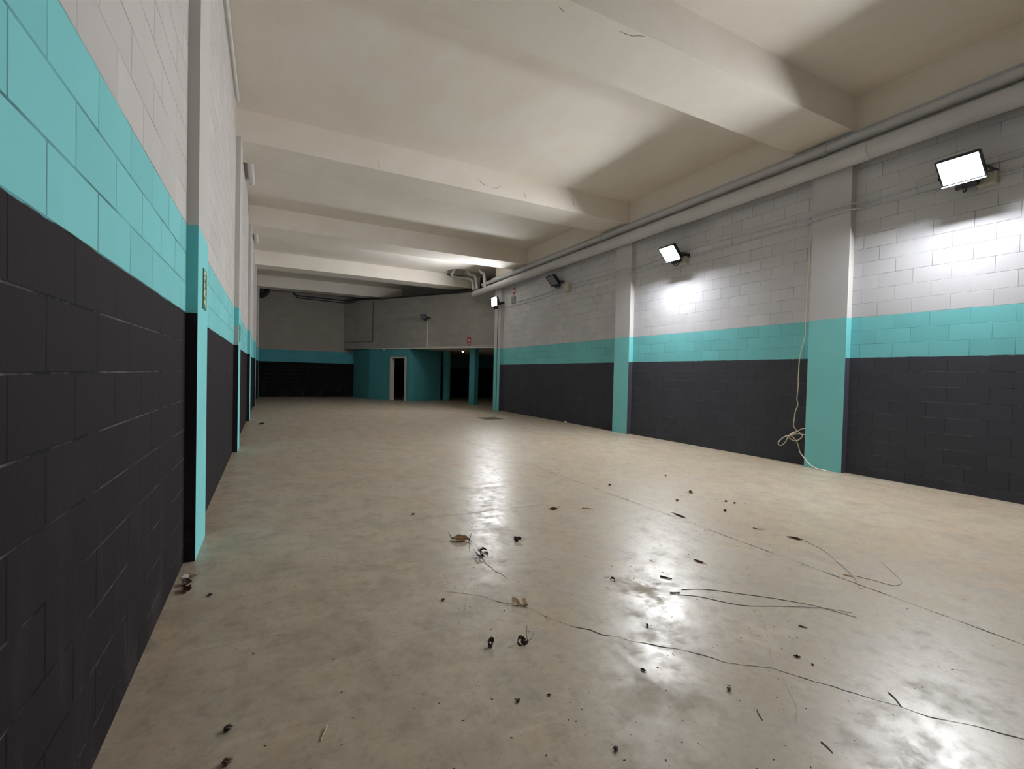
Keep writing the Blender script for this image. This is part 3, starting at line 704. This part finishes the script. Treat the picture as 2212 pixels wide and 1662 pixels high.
crumple(4.372,3.436,.05,'leafdark','small dark leaf bit in the right middle of floor',31,.0,2,.3,(),.2)
leaf(4.214,2.575,.135,.016,-1.25,'leafbrown','long narrow reddish brown leaf at the start of the dry vine',1.1,.12,33)
leaf(2.968,2.55,.10,.012,-1.35,'leafbrown','narrow brown leaf above the pair of long wires',1.2,.14,35,0.,[(.07,.0,.004)])
twig([(2.49,2.47),(2.515,2.43),(2.53,2.40)],.006,'leafdark','short dark twig above the left ends of the wires')
twig([(2.36,2.25),(2.385,2.235),(2.42,2.225)],.005,'leafdark','short dark twig touching the left ends of the wires')
twig([(2.738,1.634),(2.746,1.615),(2.756,1.596)],.0045,'leafbrown','short stubby reddish stick below the right ends of wires')
leaf(3.78,1.915,.075,.008,-1.1,'leafpale','tiny pale narrow leaf where the vine crosses the hooked stalk',1.1,.1,38)
leaf(-.465,3.66,.075,.03,.9,'leafdark','dark dead leaf in the corner before nearest left pillar',1.1,.4,41,.2,None,.3,.3)
leaf(-.45,3.55,.09,.032,2.1,'leafbrown','brown broken leaf lowest in the litter by left wall',.9,.35,43,.25,None,.2)
leaf(-.455,3.765,.07,.025,.3,'straw','straw coloured leaf scraps topmost in the litter by left wall',1.2,.3,45,.3,[(.06,.03,.004)])
bm=NB(); prism(bm,[(-.02,-.012),(.018,-.018),(.024,.004),(-.004,.016)],0,.004); bmesh.ops.rotate(bm,cent=(0,0,0),matrix=Matrix.Rotation(.5,3,'X'),verts=bm.verts[:]); rest(bm,.045)
o=obj('paper_scrap',bm,M['chip']); o.location=(-.47,3.66,0); tag(o,'small white scrap lying on the litter by left wall','scrap','litter on the floor')
leaf(-.311,3.412,.035,.014,.5,'leafdark','tiny dark leaf crumb out from the left wall litter',1.4,.3,47)
def clump(x,y,s,m,label,seed,cap=None):
    rnd=random.Random(seed); bm=NB(); bmesh.ops.create_icosphere(bm,subdivisions=3,radius=s)
    for v in bm.verts:
        n=1+.55*mnoise.noise(v.co*(1.6/s)+Vector((seed,0,0))); v.co=Vector((v.co.x*n*1.15,v.co.y*n,v.co.z*n*.7))
    rest(bm); o=obj('clod',bm,M[m]); o.location=(x,y,0); tag(o,label,'clod','litter on the floor')
    if cap:
        b=leafmesh(s*1.6,s*.55,.8,.3,seed); bmesh.ops.rotate(b,cent=(0,0,0),matrix=Matrix.Rotation(1.0,3,'Y'),verts=b.verts[:])
        for v in b.verts: v.co+=Vector((s*.55,s*.3,s*1.0))
        obj('leaf_scrap',b,M[cap],o,True)
    return o
clump(-.126,2.104,.013,'leafdark','dark clod with a tan scrap, in bottom left of view',51,'leafpale')
clump(-.115,1.924,.013,'leafbrown','brown clod at the bottom left edge of view',52)
twig([(.220,1.958,.002),(.214,1.94,.004),(.191,1.892,.0)],.0038,'straw','pale straw stalk in the bottom left foreground')
clump(.973,1.766,.008,'leafdark','small dark clod in the middle foreground below the two dark leaves',53)
leaf(1.115,1.741,.022,.006,-.6,'leafdark','tiny dark leaf sliver right of the middle foreground clod',1.4,.3,54)
clump(1.185,1.374,.008,'leafdark','small black clod near the bottom middle edge',55)
clump(1.879,1.424,.009,'greyplate','small grey clod with pale chip below the long crack',56,'chip')
twig([(1.874,1.282),(1.858,1.262),(1.839,1.232)],.0022,'twigm','short dark stick below the long crack, right of grey clod')
twig([(2.531,1.094),(2.51,1.06),(2.474,1.021)],.0028,'twigm','dark stick leaning against the long crack at right')
twig([(1.941,1.055),(1.935,1.03),(1.924,1.003)],.0022,'twigm','short dark stick near the bottom right edge')
leaf(2.423,1.448,.035,.009,-.8,'leafdark','dark leaf fragments above the long crack at right',1.3,.3,57,.4)
clump(2.427,1.374,.005,'leafdark','tiny black clod between dark fragments and the long crack',58)
leaf(.976,2.766,.032,.012,.4,'leafdark','tiny dark red leaf at the left start of the crack',1.4,.5,59,.2)
leaf(1.29,4.587,.045,.018,1.,'leafdark','small dark leaf farther back left on the floor',1.4,.4,60)
leaf(3.966,4.867,.05,.022,.2,'leafdark','small dark leaf beyond the straight joint in mid floor',1.4,.4,61)
leaf(5.116,5.03,.04,.018,.6,'leafdark','tiny dark leaf far back on the bright floor',1.4,.4,62)
clump(4.204,3.944,.014,'leafdark','dark clod between curled leaf and long thin leaf',63)
clump(4.72,3.70,.013,'leafdark','left dark clod of a close pair by the white crumb',64)
clump(4.75,3.61,.012,'leafdark','right dark clod of a close pair by the white crumb',65)
clump(4.876,3.565,.009,'chip','white crumb on the bright right part of floor',66)
twig([(4.13,2.93),(4.15,2.88),(4.17,2.84,.012)],.004,'twigm','tiny bent twig above the reddish brown leaf')
clump(7.95,11.9,.035,'chip','white crumb at the foot of right wall',67)
leaf(-.15,13.584,.13,.05,0.,'leafdark','dark leaf far back beside the left wall',1.1,.3,68)
leaf(1.93,2.002,.04,.01,1.0,'leafdark','dark leaf bit in the bright middle floor reflection',1.3,.3,69)
leaf(1.62,1.70,.03,.008,2.0,'leafdark','dark leaf sliver below the bright middle reflection',1.3,.3,70)
# thin stems and wires
twig([(4.238,2.509),(4.216,2.443),(4.143,2.286),(3.982,2.091),(3.813,1.905,.006),(3.687,1.802),(3.617,1.755),(3.65,1.74,.01)],.0019,'vine','thin curving dry vine from the reddish brown leaf','vine_stem','vine')
twig([(3.829,1.889),(3.859,1.807),(3.893,1.694),(3.958,1.673),(4.041,1.701),(4.155,1.797),(4.306,1.939)],.0016,'vine','thin hooked dry stalk right of the curving vine','vine_stem','vine')
twig([(2.468,2.255),(2.577,2.214),(2.659,2.162),(2.784,2.047),(2.906,1.935),(3.012,1.819),(3.073,1.738),(3.104,1.673),(3.158,1.544)],.0019,'wirem','upper of two long thin dark wires on the floor','wire','wire')
twig([(2.388,2.211),(2.496,2.134),(2.593,2.002),(2.691,1.911),(2.902,1.809),(3.083,1.690,.004),(3.194,1.588)],.0019,'wirem','lower of two long thin dark wires on the floor','wire','wire')
# uncountable grit
bm=NB(); rnd=random.Random(5)
for k in range(1700):
    while True:
        y=1.+8.*rnd.random()**1.6; x=rnd.uniform(-.4,7.4)
        if rnd.random()<(.25+.75*math.exp(-((x-.95*y)/1.5)**2)): break
    s=rnd.choice((.0010,.0012,.0016,.0022,.0030,.0042))*rnd.uniform(.7,1.2)*(.75+.09*y); a=rnd.random()*6.28; e=rnd.uniform(.9,3.4)
    c,sn=math.cos(a),math.sin(a)
    P=[(s*e,0,0),(0,s*.8,0),(-s*e,s*.2,0),(0,-s*.8,0)]
    vs=[bm.verts.new((x+p[0]*c-p[1]*sn,y+p[0]*sn+p[1]*c,.0002)) for p in P]; t=bm.verts.new((x,y,s*.8))
    for i in range(4): bm.faces.new((vs[i],vs[(i+1)%4],t))
    bm.faces.new(vs[::-1])
o=obj('floor_grit',bm,M['grit']); tag(o,'scattered dark grit and crumbs on the concrete floor','grit',kind='stuff')

# ------------------------------------------------------------------ camera, world, view
f,pit,yaw,rol,h=1021.7,.0203,.4744,.0240,1.4102
cy,sy=math.cos(yaw),math.sin(yaw);cp_,sp_=math.cos(pit),math.sin(pit);cr,sr=math.cos(rol),math.sin(rol)
fw=Vector((sy*cp_,cy*cp_,-sp_));r0=Vector((cy,-sy,0));u0=r0.cross(fw)
r=cr*r0+sr*u0;u=-sr*r0+cr*u0
cam=D.cameras.new('camera');co=D.objects.new('camera',cam);C.objects.link(co)
cam.sensor_fit='HORIZONTAL';cam.sensor_width=36.;cam.lens=36.*f/2212.;cam.clip_start=.02
Mx=Matrix((( r.x,u.x,-fw.x,0),(r.y,u.y,-fw.y,0),(r.z,u.z,-fw.z,h),(0,0,0,1)));co.matrix_world=Mx
S=bpy.context.scene;S.camera=co
w=D.worlds.new('world');S.world=w;w.use_nodes=True
w.node_tree.nodes['Background'].inputs[0].default_value=(.6,.65,.7,1);w.node_tree.nodes['Background'].inputs[1].default_value=.02
S.view_settings.view_transform='Standard';S.view_settings.look='None';S.view_settings.gamma=1.;S.view_settings.use_curve_mapping=False
S.view_settings.exposure=0.
try: S.cycles.max_bounces=10;S.cycles.diffuse_bounces=6;S.cycles.sample_clamp_indirect=6.;S.cycles.use_denoising=True
except Exception: pass
